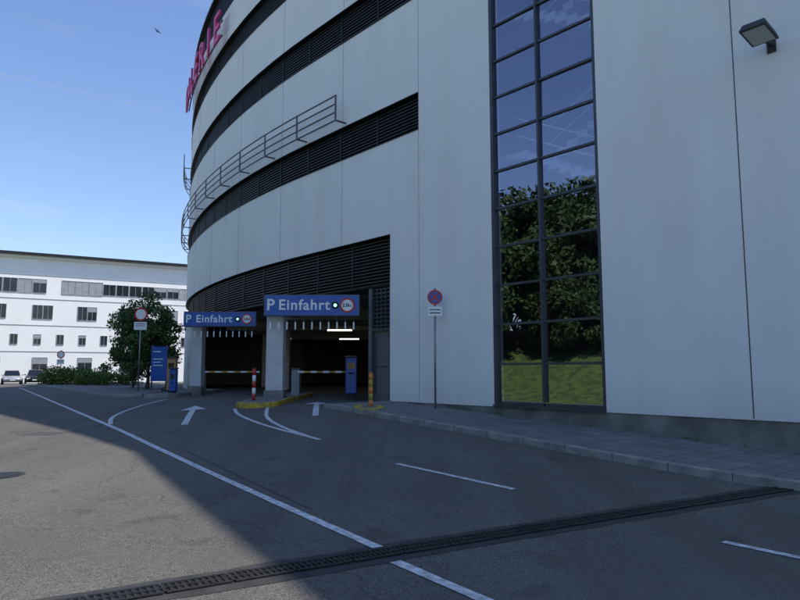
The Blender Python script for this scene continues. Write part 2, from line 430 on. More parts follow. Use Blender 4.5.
far = [(-10.6, 27.0), (-11.6, 26.6), (-13.2, 28.5), (-17, 34), (-24, 44), (-33, 57), (-36, 68), (-30, 72), (-24, 62), (-19, 52), (-15, 42), (-12.4, 34), (-10.9, 30)]
slab("pavement", far, 0.13, M["paver"], M["kerb"], wk=0.2)

# weeds growing in the joint between wall plinth and pavement
rr = random.Random(3); wv = []; wf_ = []
for i in range(46):
    s = rr.uniform(-1.5, 11.2) if i % 2 else rr.choice([2.1, 4.6, 7.0, 8.2]) + rr.gauss(0, 0.12)
    p, _ = W(s, rr.uniform(0.0, 0.06)); g = G(*p)+0.13
    for j in range(rr.randint(3, 8)):
        a = rr.random()*6.28; l = rr.uniform(0.03, 0.12); q = Vector((p[0], p[1], g)); d = Vector((math.cos(a), math.sin(a), 0))
        e_ = d.cross(Vector((0, 0, 1)))*0.008; k = len(wv)
        wv += [q-e_, q+e_, q+d*l*0.4+Vector((0,0,l))]; wf_.append((k, k+1, k+2))
mesh_obj("weeds", wv, wf_, M["leafbush"], None, recalc=False)

# ---------------------------------------------------------------- main building
bld = empty("department_store_building")
ROOF = 21.6; SE = 72; SR = -24
WIN0, WIN1, WZ0, WZ1 = 3.94, 7.21, 0.76, 20.46
strip("wall_right", SR, WIN0, -0.4, 0, 0.7, ROOF, M["white"], bld)  # past the bend the wall is unseen, its angle added for the road shadow
strip("wall_mid", WIN1, 10.07, -0.4, 0, 0.7, ROOF, M["white"], bld)
strip("wall_over_window", WIN0, WIN1, -0.4, 0, WZ1, ROOF, M["white"], bld)
strip("wall_garage_edge", 10.07, 11.4, -0.4, 0, 0.7, 9.0, M["white"], bld)
bands = [(9.0, 10.2), (13.35, 14.6), (16.85, 18.0), (19.75, ROOF)]
strip("wall_level_a", 11.4, SE, -0.4, 0, 5.94, 9.0, M["white"], bld)
strip("wall_level_b", 10.07, SE, -0.4, 0, 10.2, 13.35, M["white"], bld)
strip("wall_level_c", 10.07, SE, -0.4, 0, 14.6, 16.85, M["white"], bld)
strip("wall_level_d", 10.07, SE, -0.4, 0, 18.0, 19.75, M["white"], bld)
strip("wall_ground_level", 31.5, SE, -0.4, 0, -0.2, 4.3, M["column"], bld)
strip("plinth", SR, 11.4, -0.4, -0.03, -0.4, 0.697, M["conc"], bld)
allb = bands + [(4.3, 5.94)]
for bi, (a, b) in enumerate(allb):
    s0 = 10.07 if bi < 4 else 11.4
    strip("louvre_back", s0, SE, -0.5, -0.36, a-0.05, b+0.05, M["black"], bld)
    ns = max(4, int((b-a)/0.105)); 
    for i in range(ns+1):
        z = a + (b-a)*i/ns
        zc0 = max(a+0.004, z-0.022); zc1 = min(b-0.004, z+0.022)
        strip("louvre_slat", s0+0.002, SE, -0.28, 0.03 if i in (0, ns) else -0.16, zc0, zc1, M["dark"], bld, 1.6)
    posts = []; s = s0+0.03
    while s < 60:
        posts.append(wb(s, s+0.05, -0.34, -0.14, a+0.01, b-0.01)); s += 2.1
    boxes_mesh("louvre_posts", posts, M["dark"], bld)
strip("roof_parapet", SR, SE, -0.45, 0.06, ROOF+0.002, ROOF+0.12, M["dark"], bld)
js = [wb(s, s+0.022, 0, 0.004, 0.72, ROOF-0.02) for s in (0.85,)]
j2 = [wb(10.055, 10.068, 0, 0.004, 0.72, ROOF-0.02)]
for s in (14.0, 18.2, 22.4, 26.6, 31.0, 35.2):
    for (a, b) in ((5.95, 8.99), (10.22, 13.33), (14.62, 16.83)):
        j2.append(wb(s, s+0.015, 0, 0.004, a, b))
boxes_mesh("expansion_joint", js, M["rail"], bld)
boxes_mesh("panel_joints", j2, M["joint"], bld)
top = [W(s, -0.2)[0] for s in srange(SR, SE, 2)]
back = [(34, 74), (58, 18)]
poly = top + back
mesh_obj("roof", [(p[0], p[1], ROOF-0.06) for p in poly], [tuple(range(len(poly)))], M["conc"], bld, recalc=False)
chain = [top[-1]] + back + [top[0]]
v = []; f = []
for p in chain: v += [(p[0], p[1], -0.3), (p[0], p[1], ROOF-0.08)]
for i in range(len(chain)-1): f.append((2*i, 2*i+2, 2*i+3, 2*i+1))
mesh_obj("rear_walls", v, f, M["white"], bld, recalc=False)

fr = [wb(WIN0, WIN0+0.09, -0.22, -0.02, WZ0, WZ1), wb(WIN1-0.09, WIN1, -0.22, -0.02, WZ0, WZ1), wb(5.63, 5.69, -0.2, -0.03, WZ0+0.1, WZ1-0.1)]
nr = 19; rh = (WZ1-WZ0)/nr
for i in range(nr+1):
    z = WZ0 + rh*i; h = 0.028 if 0 < i < nr else 0.07
    z0 = max(WZ0, z-h); z1 = min(WZ1, z+h)
    fr.append(wb(WIN0+0.09, 5.63, -0.16, -0.07, z0, z1)); fr.append(wb(5.69, WIN1-0.09, -0.16, -0.07, z0, z1))
boxes_mesh("window_frames", fr, M["frame"], bld)
gv = []; gf = []
for i in range(nr):
    for (a, b) in ((WIN0+0.05, 5.66), (5.67, WIN1-0.05)):
        j1 = random.uniform(-0.006, 0.006); j2_ = random.uniform(-0.006, 0.006); j3 = random.uniform(-0.004, 0.004)
        z0 = WZ0+rh*i; z1 = z0+rh
        k = len(gv)
        for (s, z, dt) in ((a, z0, j1), (b, z0, j2_), (b, z1, j2_+j3), (a, z1, j1+j3)):
            p, _ = W(s, -0.12+dt); gv.append((p[0], p[1], z))
        gf.append((k, k+1, k+2, k+3))
mesh_obj("window_glass", gv, gf, M["glass"], bld, recalc=False)
boxes_mesh("window_sill", [wb(WIN0, WIN1, -0.2, 0.05, 0.70, 0.757)], M["frame"], bld)
# stair hall behind
H0, H1, HD = 1.5, 9.3, -5.0
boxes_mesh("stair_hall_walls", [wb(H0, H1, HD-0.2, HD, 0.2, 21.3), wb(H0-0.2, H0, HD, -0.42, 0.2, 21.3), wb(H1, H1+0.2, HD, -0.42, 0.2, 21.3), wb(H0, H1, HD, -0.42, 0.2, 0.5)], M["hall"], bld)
st = []; rails = []
z = 5.6; up = 1; k = 0
while z < 18.5:
    t0, t1 = (-2.1, -0.9) if k % 2 == 0 else (-3.6, -2.3)
    n = 12; rise = 0.172; s0, s1 = (2.9, 7.0)
    for i in range(n):
        a = s0 + (s1-s0)*i/n if up > 0 else s1 - (s1-s0)*(i+1)/n
        zz = z + rise*i
        st.append(wb(a, a+(s1-s0)/n, t0, t1, zz-0.06, zz+0.17))
    sa, sb = (s0, s1) if up > 0 else (s1, s0)
    for o_ in (0.5, 1.0):
        pa, _ = W(sa, t1+0.03); pb, _ = W(sb, t1+0.03)
        c0 = Vector((pa[0], pa[1], z+o_)); c1 = Vector((pb[0], pb[1], z+2.06+o_))
        up3 = Vector((0, 0, 0.02)); nx = Vector((-0.752, -0.659, 0))*0.02
        rails.append([tuple(q) for q in (c0-up3-nx, c1-up3-nx, c1-up3+nx, c0-up3+nx, c0+up3-nx, c1+up3-nx, c1+up3+nx, c0+up3+nx)])
    z += 2.06
    if up > 0: st.append(wb(7.0, H1, -3.6, -0.9, z-0.15, z+0.03))
    else: st.append(wb(H0, 2.9, -3.6, -0.9, z-0.15, z+0.03))
    up = -up; k += 1
boxes_mesh("stairs", st, M["stair"], bld); boxes_mesh("stair_rails", rails, M["stair"], bld)

# garage interior
gp = [W(s, -0.55)[0] for s in srange(12.4, 58, 2)]
inn = [(14.0, 70.0), (22.0, 40.0)]
poly = gp + inn
mesh_obj("garage_ceiling", [(p[0], p[1], 4.25) for p in poly], [tuple(range(len(poly)))], M["interior"], bld, recalc=False)
mesh_obj("garage_ceiling_slab", [(p[0], p[1], 5.7) for p in poly], [tuple(range(len(poly)))], M["interior"], bld, recalc=False)
chain = [gp[-1]] + inn + [gp[0]]
v = []; f = []
for p in chain: v += [(p[0], p[1], -0.3), (p[0], p[1], 4.25)]
for i in range(len(chain)-1): f.append((2*i, 2*i+2, 2*i+3, 2*i+1))
mesh_obj("garage_walls", v, f, M["interior"], bld, recalc=False)
for (x, y) in ((-1.2, 31), (4, 30), (-6.5, 37), (-1.2, 38), (4.5, 38), (-9, 44), (-2, 48)):
    box("garage_column", x-0.25, x+0.25, y-0.25, y+0.25, 0.3, 4.24, M["column"], bld)
for y in (27, 30.5, 34, 38, 44):
    box("garage_beam", -5.5 if y < 34 else -9, 9, y-0.2, y+0.2, 3.75, 4.24, M["interior"], bld)
for (x, y) in ((-3.0, 32.3), (-3.2, 41.0), (-7.4, 40.5), (1.5, 36.0)):
    box("garage_tube_lamp", x-0.6, x+0.6, y-0.05, y+0.05, 3.62, 3.68, M["tubelamp"], bld)
    box("lamp_housing", x-0.65, x+0.65, y-0.08, y+0.08, 3.682, 3.74, M["cabinet"], bld)
    for dx in (-0.4, 0.4): box("lamp_hanger", x+dx-0.01, x+dx+0.01, y-0.01, y+0.01, 3.742, 4.24, M["rail"], bld)
boxes_mesh("garage_side_wall", [wb(12.36, 12.5, -0.9, -0.02, 0.3, 4.29)], M["door"], bld)
boxes_mesh("garage_door", [wb(11.46, 12.3, -0.25, -0.12, 0.6, 2.9)], M["door"], bld)
gr = [wb(11.402, 11.46, -0.3, -0.01, 0.5, 4.29), wb(12.3, 12.355, -0.3, -0.01, 0.5, 4.29), wb(11.46, 12.3, -0.3, -0.02, 2.9, 2.98)]
z = 3.05
while z < 4.25: gr.append(wb(11.46, 12.3, -0.22, -0.06, z, z+0.04)); z += 0.13
for s in (11.67, 11.88, 12.09): gr.append(wb(s, s+0.03, -0.2, -0.04, 2.98, 4.28))
gr += [wb(11.52, 11.56, -0.12, -0.1, 0.9, 2.7), wb(12.2, 12.24, -0.12, -0.1, 0.9, 2.7), wb(11.56, 12.2, -0.12, -0.1, 1.75, 1.79)]
boxes_mesh("door_grille", gr, M["frame"], bld)
boxes_mesh("grille_back", [wb(11.46, 12.3, -0.42, -0.3, 0.5, 4.28)], M["black"], bld)
for (x0, x1, y, z1) in ((-4.42, -3.86, 21.5, 4.0), (-9.05, -8.55, 28.1, 4.05)):
    p = empty("entrance_pillar")
    box("shaft", x0, x1, y, y+0.55, 0.5, z1-0.25, M["column"], p, 0.02)
    box("base", x0-0.05, x1+0.05, y-0.05, y+0.6, 0.5, 1.0, M["conc"], p, 0.02)
    box("head", x0-0.03, x1+0.03, y-0.03, y+0.58, z1-0.249, z1, M["frame"], p, 0.01)
box("garage_beam", -4.35, -3.95, 22.06, 26.0, 3.76, 3.99, M["frame"], bld)

def tube(name, pts, r, m, parent, cyc=False):
    cu = bpy.data.curves.new(name, 'CURVE'); cu.dimensions = '3D'; cu.bevel_depth = r; cu.bevel_resolution = 2
    sp = cu.splines.new('POLY'); sp.points.add(len(pts)-1)
    for i, p in enumerate(pts): sp.points[i].co = (*p, 1)
    sp.use_cyclic_u = cyc
    o = bpy.data.objects.new(name, cu); col.objects.link(o); cu.materials.append(m)
    if parent: o.parent = parent
    return o
def facade_rail(s0, s1, zb, offs=0.45, hs=(0.0, 0.3, 0.6, 0.9)):
    for h in hs:
        pts = []; s = s0
        while s <= s1: p, _ = W(s, offs); pts.append((p[0], p[1], zb+h)); s += 0.6
        tube("guard_rail", pts, 0.028, M["rail"], bld)
    s = s0
    pl = []
    while s <= s1:
        pl.append(wb(s, s+0.05, offs-0.025, offs+0.025, zb-0.02, zb+hs[-1]))
        pl.append(wb(s, s+0.05, 0.0, offs-0.025, zb-0.02, zb+0.03)); s += 2.5
    boxes_mesh("rail_posts", pl, M["rail"], bld)
facade_rail(13.8, 60, 10.3)
facade_rail(36, 60, 14.65)

def text_obj(name, body, size, m, parent, loc, xaxis, normal, extrude=0.02, offset=0.0, align='CENTER', yaxis=Vector((0,0,1))):
    cu = bpy.data.curves.new(name, 'FONT'); cu.body = body; cu.size = size; cu.extrude = extrude; cu.offset = offset
    cu.align_x = align; cu.align_y = 'CENTER'
    o = bpy.data.objects.new(name, cu); col.objects.link(o); cu.materials.append(m)
    R = Matrix((xaxis, yaxis, normal)).transposed().to_4x4()
    o.matrix_world = Matrix.Translation(loc) @ R
    if parent: o.parent = parent
    return o
fs = empty("facade_letter_sign")
word = "GALERIE"
for i, ch in enumerate(word):
    s = 34.8 - i*1.6
    (x, y), phi = W(s, 0.45)
    text_obj("letter", ch, 2.2, M["magenta"], fs, Vector((x, y, 18.6)), Vector((math.sin(phi), -math.cos(phi), 0)), Vector((-math.cos(phi), -math.sin(phi), 0)), 0.05, 0.02)
for h in (18.2, 19.0):
    pts = [(*W(s, 0.3)[0], h) for s in [24.8+0.7*i for i in range(16)]]
    tube("letter_carrier", pts, 0.04, M["rail"], fs)

fl = empty("wall_floodlight")
nrm = Vector((-0.752, -0.659, 0)); al = Vector((-0.659, 0.752, 0))
base = Vector((*W(0.15, 0)[0], 7.75))
def obj_box(name, c, ax, ay, az, hx, hy, hz, m, parent, taper=1.0):
    v = []
    for k, z in enumerate((-1, 1)):
        q = taper if z > 0 else 1
        for a, b in ((-1,-1),(1,-1),(1,1),(-1,1)): v.append(c + ax*hx*a*q + ay*hy*b*q + az*hz*z)
    return mesh_obj(name, v, BOXF, m, parent)
out = (nrm*1 + Vector((0, 0, 0.12))).normalized(); upv = al.cross(out).normalized()
if upv.z < 0: upv = -upv
hc = base + nrm*0.62 + Vector((0, 0, 0.1))
bevel(obj_box("lamp_head", hc, al, out, upv, 0.24, 0.33, 0.075, M["lampbody"], fl, 0.8), 0.015)
obj_box("lamp_lens", hc - upv*0.08, al, out, upv, 0.19, 0.27, 0.008, M["lens"], fl)
obj_box("bracket_arm", base + nrm*0.17+Vector((0,0,0.05)), al, nrm, Vector((0,0,1)), 0.03, 0.16, 0.03, M["lampbody"], fl)
obj_box("wall_plate", base + nrm*0.015+Vector((0,0,0.02)), al, nrm, Vector((0,0,1)), 0.08, 0.012, 0.12, M["lampbody"], fl)

# ---------------------------------------------------------------- entrance signs
def vdisc(name, x, y, z, r, m, parent, th=0.01, n=28, ry=0.0):
    v = []; f = []
    ca, sa = math.cos(ry), math.sin(ry)
    for k in (0, 1):
        for i in range(n):
            a = 2*math.pi*i/n; dx = r*math.cos(a); dy = (-th if k == 0 else 0)
            v.append((x+dx*ca-dy*sa, y+dx*sa+dy*ca, z+r*math.sin(a)))
    f.append(tuple(range(n))); f.append(tuple(range(2*n-1, n-1, -1)))
    for i in range(n): j = (i+1) % n; f.append((i, n+i, n+j, j))
    return mesh_obj(name, v, f, m, parent)
def ring(name, x, y, z, r0, r1, m, parent, n=32, ry=0.0):
    v = []; ca, sa = math.cos(ry), math.sin(ry)
    for i in range(n):
        a = 2*math.pi*i/n
        for r in (r0, r1): v.append((x+r*math.cos(a)*ca, y+r*math.cos(a)*sa, z+r*math.sin(a)))
    f = [(2*i, 2*i+1, (2*i+3) % (2*n), (2*i+2) % (2*n)) for i in range(n)]
    return mesh_obj(name, v, f, m, parent, recalc=False)
def entry_sign(x0, x1, y, z0, z1):
    r = empty("parking_entrance_sign")
    w = x1-x0; h = z1-z0; zc = (z0+z1)/2
    box("casing", x0, x1, y, y+0.22, z0, z1, M["frame"], r, 0.015)
    box("panel", x0+0.035, x1-0.035, y-0.012, y-0.001, z0+0.035, z1-0.035, M["blue"], r)
    X = Vector((1,0,0)); N = Vector((0,-1,0))
    text_obj("letter_p", "P", h*0.72, M["signwhite"], r, Vector((x0+w*0.07, y-0.018, zc)), X, N, 0.003, 0.010)
    t_ = text_obj("lettering", "Einfahrt", h*0.66, M["signwhite"], r, Vector((x0+w*0.42, y-0.018, zc)), X, N, 0.003, 0.009)
    t_.data.space_character = 1.12
    lx = x0+w*0.745
    vdisc("signal_housing", lx, y-0.014, zc, h*0.17, M["black"], r); vdisc("signal_lamp", lx, y-0.026, zc, h*0.08, M["green"], r)
    q = x0+w*0.87
    vdisc("limit_disc", q, y-0.014, zc, h*0.33, M["signwhite"], r); ring("limit_ring", q, y-0.027, zc, h*0.26, h*0.34, M["red"], r)
    text_obj("limit_text", "2.0m", h*0.22, M["black"], r, Vector((q, y-0.03, zc)), X, N, 0.001, 0.004)
    n = int(w/0.27); st = []; ch = []
    for i in range(n):
        cx = x0+0.2+(w-0.4)*i/(n-1)
        st.append([(cx-0.022,y+0.1,z0-0.42),(cx+0.022,y+0.1,z0-0.42),(cx+0.022,y+0.115,z0-0.42),(cx-0.022,y+0.115,z0-0.42),(cx-0.022,y+0.1,z0-0.18),(cx+0.022,y+0.1,z0-0.18),(cx+0.022,y+0.115,z0-0.18),(cx-0.022,y+0.115,z0-0.18)])
        ch.append([(cx-0.005,y+0.1,z0-0.18),(cx+0.005,y+0.1,z0-0.18),(cx+0.005,y+0.11,z0-0.18),(cx-0.005,y+0.11,z0-0.18),(cx-0.005,y+0.1,z0),(cx+0.005,y+0.1,z0),(cx+0.005,y+0.11,z0),(cx-0.005,y+0.11,z0)])
    boxes_mesh("warning_strips", st, M["signwhite"], r); boxes_mesh("chains", ch, M["rail"], r)
    for cx in (x0+0.25, x1-0.25):
        box("carrier_beam", cx-0.05, cx+0.05, y+0.222, y+0.222+(5.2 if cx < x0+1 else 1.0), z1-0.2, z1-0.08, M["frame"], r)
    return r
entry_sign(-4.40, -1.30, 20.9, 3.38, 4.09)
entry_sign(-9.12, -6.05, 27.3, 3.48, 4.13)
# ---------------------------------------------------------------- bollards, barriers, machines
def bollard(x, y, m1, m2, h=1.0, r=0.055):
    b = empty("bollard"); g = G(x, y)+0.1
    n = 5
    cyl("base", x, y, g-0.02, g+0.04, r*1.9, M["iron"], b)
    for i in range(n):
        cyl("post_section", x, y, g+0.04+(h-0.04)*i/n, g+0.04+(h-0.04)*(i+1)/n - 0.0005, r, m1 if i % 2 == 0 else m2, b)
    cyl("cap", x, y, g+h, g+h+0.03, r*0.95, m1, b, r*0.4)
    return b
bollard(-4.5, 20.2, M["red"], M["signwhite"], 1.0)
bollard(-0.8, 18.0, M["orange"], M["yellow"], 0.95)
bollard(-2.05, 26.0, M["red"], M["signwhite"], 0.9)
bollard(-1.75, 25.0, M["orange"], M["yellow"], 0.9)
def barrier(x, y, length, side=1):
    b = empty("parking_barrier"); g = G(x, y)+0.1
    bevel(box("housing", x-0.15, x+0.15, y-0.2, y+0.2, g, g+1.0, M["cabinet"], b), 0.03)
    box("housing_lid", x-0.17, x+0.17, y-0.22, y+0.22, g+1.001, g+1.04, M["frame"], b)
    n = 9; d = length/n
    for i in range(n):
        a = x + side*(0.1+d*i); c = x + side*(0.1+d*(i+1))
        box("arm_segment", min(a, c), max(a, c), y-0.26, y-0.23, g+0.86, g+0.93, M["yellow"] if i % 2 else M["signwhite"], b)
    return b
barrier(-8.75, 28.9, 2.5); barrier(-3.9, 24.6, 2.1)
def machine(x, y, m, h=1.5, w=0.34):
    b = empty("ticket_machine"); g = G(x, y)+0.12
    bevel(box("body", x-w/2, x+w/2, y-0.16, y+0.16, g+0.1, g+h, m, b), 0.03)
    box("foot", x-w/2+0.04, x+w/2-0.04, y-0.12, y+0.12, g-0.05, g+0.1, M["iron"], b)
    box("display", x-w/2+0.06, x+w/2-0.06, y-0.166, y-0.161, g+h-0.42, g+h-0.2, M["carglass"], b)
    box("ticket_slot", x-w/2+0.09, x+w/2-0.09, y-0.17, y-0.161, g+h-0.6, g+h-0.55, M["black"], b)
    bevel(box("hood", x-w/2-0.02, x+w/2+0.02, y-0.24, y+0.18, g+h+0.001, g+h+0.05, M["frame"], b), 0.01)
tan = mat("tan_panel", (0.5, 0.27, 0.12), (0.42, 0.22, 0.1), 4, 0.5)
machine(-9.65, 27.7, tan, 1.45, 0.36); machine(-1.75, 23.6, M["blue"], 1.4, 0.4); machine(-9.2, 26.6, M["blue"], 1.0, 0.26)

ib = empty("information_board")
for x in (-11.78, -11.1): cyl("post", x, 31.06, G(x, 31)-0.1, 2.85, 0.035, M["steel"], ib)
bevel(box("panel", -11.82, -11.06, 30.98, 31.03, 1.15, 2.78, M["blue"], ib), 0.01)
for i, z in enumerate((2.55, 2.2, 2.05, 1.9)):
    box("lettering_line", -11.72, -11.35 + 0.1*(i % 2), 30.972, 30.978, z-0.02, z+0.02, M["signwhite"], ib)

def round_sign(x, y, zc, r, zbase, plate=True, face="white", ztop=None, ry=0.0):
    b = empty("traffic_sign")
    cyl("pole", x, y+0.04, zbase-0.1, zc+r+0.05, 0.03, M["steel"], b)
    if face == "nostop":
        vdisc("disc", x, y, zc, r, M["blue"], b, ry=ry); ring("ring", x, y-0.013, zc, r*0.78, r, M["red"], b, ry=ry)
        for sg in (1, -1):
            w = r*0.11; d = r*0.62; v = []
            for (a, c) in ((-d, -w), (d, -w), (d, w), (-d, w)):
                q = 1/math.sqrt(2); v.append((x+(a-c*sg)*q, y-0.014-0.001*(sg > 0), zc+(a*sg+c)*q))
            mesh_obj("cross_bar", v, [(0,1,2,3)], M["red"], b, recalc=False)
    else:
        vdisc("disc", x, y, zc, r, M["signwhite"], b, ry=ry); ring("ring", x, y-0.013, zc, r*0.76, r, M["red"], b, ry=ry)
    if plate:
        bevel(box("plate", x-r*0.95, x+r*0.95, y-0.012, y, zc-r-0.32 if r < .25 else zc-r-0.42, zc-r-0.05, M["signwhite"], b), 0.004)
        for i in range(2):
            zz = zc-r-0.14-i*0.09
            box("plate_text", x-r*0.7, x+r*0.7, y-0.0155, y-0.0125, zz-0.012, zz+0.012, M["black"], b)
    return b
round_sign(0.98, 18.15, 3.68, 0.21, G(0.98, 18.15), True, "nostop")
round_sign(-12.0, 30.0, 4.25, 0.31, G(-12, 30), True)
round_sign(-26.0, 50.0, 2.9, 0.3, 0.5, True)

# ---------------------------------------------------------------- distant office building
ob = empty("office_building")
FO = Vector((-49, 80)); FD = Vector((0.877, 0.481)).normalized(); FN = Vector((0.481, -0.877)).normalized()
def fb(k0, k1, t0, t1, z0, z1):
    r = []
    for z in (z0, z1):
        for (k, t) in ((k0,t0),(k1,t0),(k1,t1),(k0,t1)):
            q = FO + FD*k + FN*t; r.append((q.x, q.y, z))
    return r
boxes_mesh("walls", [fb(-45, 45, -16, 0, -0.5, 15.9)], M["farwhite"], ob)
boxes_mesh("roof_slab", [fb(-46, 46, -17, 1.0, 15.9+0.3, 16.5)], M["dark"], ob)
boxes_mesh("roof_soffit", [fb(-45.5, 45.5, -16.5, 0.5, 15.9+0.002, 16.2-0.002)], M["farwhite"], ob)
boxes_mesh("string_course", [fb(-45, 45, 0.0, 0.05, z, z+0.06) for z in (13.75, 10.75, 7.4, 4.1)], M["blind"], ob)
wn = []; bl = []; wf = []
def win(k0, k1, z0, z1, blind=False):
    (bl if blind else wn).append(fb(k0+0.05, k1-0.05, 0.001, 0.02, z0+0.05, z1-0.05))
    wf.extend([fb(k0, k0+0.05, 0.001, 0.06, z0, z1), fb(k1-0.05, k1, 0.001, 0.06, z0, z1), fb(k0+0.05, k1-0.05, 0.001, 0.06, z1-0.05, z1), fb(k0+0.05, k1-0.05, 0.001, 0.08, z0, z0+0.05), fb((k0+k1)/2-0.02, (k0+k1)/2+0.02, 0.021, 0.05, z0+0.05, z1-0.05)])
    if not blind and random.random() < 0.35:
        bl.append(fb(k0+0.06, k1-0.06, 0.022, 0.035, z1-0.05-(z1-z0)*random.uniform(0.2, 0.5), z1-0.055))
k = -44
while k < 44:
    if k < 3.2: 
        if not (-1.2 < k < -0.9): win(k, k+1.55, 11.5, 13.3, random.random() < 0.2)
    elif k < 5.4: pass
    elif k < 10.4: win(k, k+1.6, 11.5, 13.3, True)
    else: win(k, k+1.55, 11.6, 13.1, random.random() < 0.15)
    k += 1.62
for i in range(-9, 9):
    a = 3.1 + i*5.1
    win(a, a+1.15, 8.2, 10.0); win(a+1.17, a+2.3, 8.2, 10.0, random.random() < 0.3)
    for j in range(2): win(a+0.3+j*2.55, a+1.15+j*2.55, 5.0, 6.3)
    win(a+0.3, a+2.0, 1.6, 3.4)
boxes_mesh("window_glass", wn, M["farglass"], ob); boxes_mesh("window_blinds", bl, M["blind"], ob); boxes_mesh("window_frames", wf, M["blind"], ob)

# ---------------------------------------------------------------- vegetation
def foliage(clumps, per, leaf, seedv):
    rr = random.Random(seedv); v = []; f = []
    for (c, r) in clumps:
        for _ in range(int(per*r*r)):
            d = Vector((rr.gauss(0,1), rr.gauss(0,1), rr.gauss(0,1))).normalized() * r * (rr.random()**0.45)
            p = c + Vector((d.x, d.y, d.z*0.8))
            nrm_ = (d.normalized()*0.7 + Vector((rr.gauss(0,1), rr.gauss(0,1), rr.gauss(0,1)))*0.6).normalized()
            a = nrm_.orthogonal().normalized(); b = nrm_.cross(a); th = rr.random()*6.28
            a2 = a*math.cos(th)+b*math.sin(th); b2 = nrm_.cross(a2); q = leaf*rr.uniform(0.6, 1.3)
            k = len(v); v += [p-a2*q, p-b2*q*0.55, p+a2*q, p+b2*q*0.55]; f.append((k,k+1,k+2,k+3))
    return v, f
def limb(v, f, a, b, ra, rb, n=7):
    d = (b-a).normalized(); u = d.orthogonal().normalized(); w = d.cross(u); k = len(v)
    for (p, r) in ((a, ra), (b, rb)):
        for i in range(n): t = 2*math.pi*i/n; v.append(p + u*math.cos(t)*r + w*math.sin(t)*r)
    for i in range(n): j = (i+1) % n; f.append((k+i, k+j, k+n+j, k+n+i))
def make_tree(name, H, R, trunk_h, per, leaf, seedv, m, nclump=34):
    rr = random.Random(seedv); root = empty(name)
    tv = []; tf = []
    top = Vector((rr.uniform(-.2,.2), rr.uniform(-.2,.2), H*0.75)); mid = Vector((rr.uniform(-.1,.1), rr.uniform(-.1,.1), trunk_h))
    r0 = H*0.022
    limb(tv, tf, Vector((0,0,-0.2)), mid, r0*1.2, r0*0.8); limb(tv, tf, mid, top, r0*0.8, r0*0.2)
    cl = []
    cz = (H+trunk_h)/2*0.98; hz = (H-trunk_h)/2
    for i in range(nclump):
        th = rr.random()*6.283; ph = math.acos(rr.uniform(-0.95, 1)); q = rr.uniform(0.3, 0.95)
        c = Vector((math.cos(th)*math.sin(ph)*R*q, math.sin(th)*math.sin(ph)*R*q, cz + math.cos(ph)*hz*q))
        cl.append((c, R*rr.uniform(0.18, 0.36)))
        if i % 3 == 0:
            st_ = mid.lerp(top, rr.uniform(0, 0.7)); limb(tv, tf, st_, st_.lerp(c, 0.9), r0*0.35, r0*0.08, 5)
    mesh_obj("trunk", tv, tf, M["bark"], root, True)
    lv, lf = foliage(cl, per, leaf, seedv+1)
    mesh_obj("crown", lv, lf, m, root, recalc=False)
    return root
def copy_tree(src, loc, rot, sc):
    e = empty(src.name.split(".")[0]); e.location = loc; e.rotation_euler = (0, 0, rot); e.scale = (sc,)*3
    for c in src.children:
        o = bpy.data.objects.new(c.name.split(".")[0], c.data); col.objects.link(o); o.parent = e
    return e
t = make_tree("small_tree", 5.1, 1.85, 0.7, 700, 0.085, 11, M["leafdark"], 68); t.location = (-13.0, 33.6, 0.5)
t = make_tree("small_tree", 3.7, 1.6, 0.3, 700, 0.085, 13, M["leafdark"], 50); t.location = (-14.8, 36.2, 0.5)
def bush(loc, sx, sy, h, seedv):
    rr = random.Random(seedv); cl = []
    for i in range(50):
        cl.append((Vector((rr.uniform(-1,1)*sx, rr.uniform(-1,1)*sy, h*rr.uniform(0.15, 0.7))), h*rr.uniform(0.25, 0.42)))
    lv, lf = foliage(cl, 420, 0.085, seedv)
    root = empty("bush"); tv = []; tf = []
    for i in range(10): limb(tv, tf, Vector((rr.uniform(-.8,.8)*sx, 0, -0.1)), Vector((rr.uniform(-.9,.9)*sx, rr.uniform(-.5,.5)*sy, h*0.7)), 0.03, 0.01, 5)
    mesh_obj("stems", tv, tf, M["bark"], root); mesh_obj("foliage", lv, lf, M["leafbush"], root, recalc=False); root.location = loc
bush((-23.7, 47.5, 0.5), 1.9, 0.9, 1.7, 5); bush((-19.4, 43.5, 0.6), 2.0, 0.8, 1.3, 6)

ev = []; NX, NY = 26, 60
for j in range(NY+1):
    for i in range(NX+1):
        w = i*1.6; yy = -40 + j*3.0
        bx = -12.5 - (yy-9)*0.62 if yy > -8 else -12.5 + 17*0.62
        z = 5.0*sstep(0, 16, w) + 0.25*math.sin(yy*0.35+w*0.4)*sstep(0, 6, w) + 0.02 - (0.2 if i == 0 else 0)
        ev.append((bx - w, yy, z))
ef = [(j*(NX+1)+i, j*(NX+1)+i+1, (j+1)*(NX+1)+i+1, (j+1)*(NX+1)+i) for j in range(NY) for i in range(NX)]
mesh_obj("grass_embankment", ev, ef, M["grass"], smooth=True)
big = make_tree("deciduous_tree", 10.5, 4.8, 0.4, 150, 0.22, 21, M["leaf"], 95); big.location = (-27, 8, 3.4)
big2 = make_tree("deciduous_tree", 9.0, 4.5, 0.3, 150, 0.22, 31, M["leaf"], 85); big2.location = (-25.5, 15.5, 3.2)
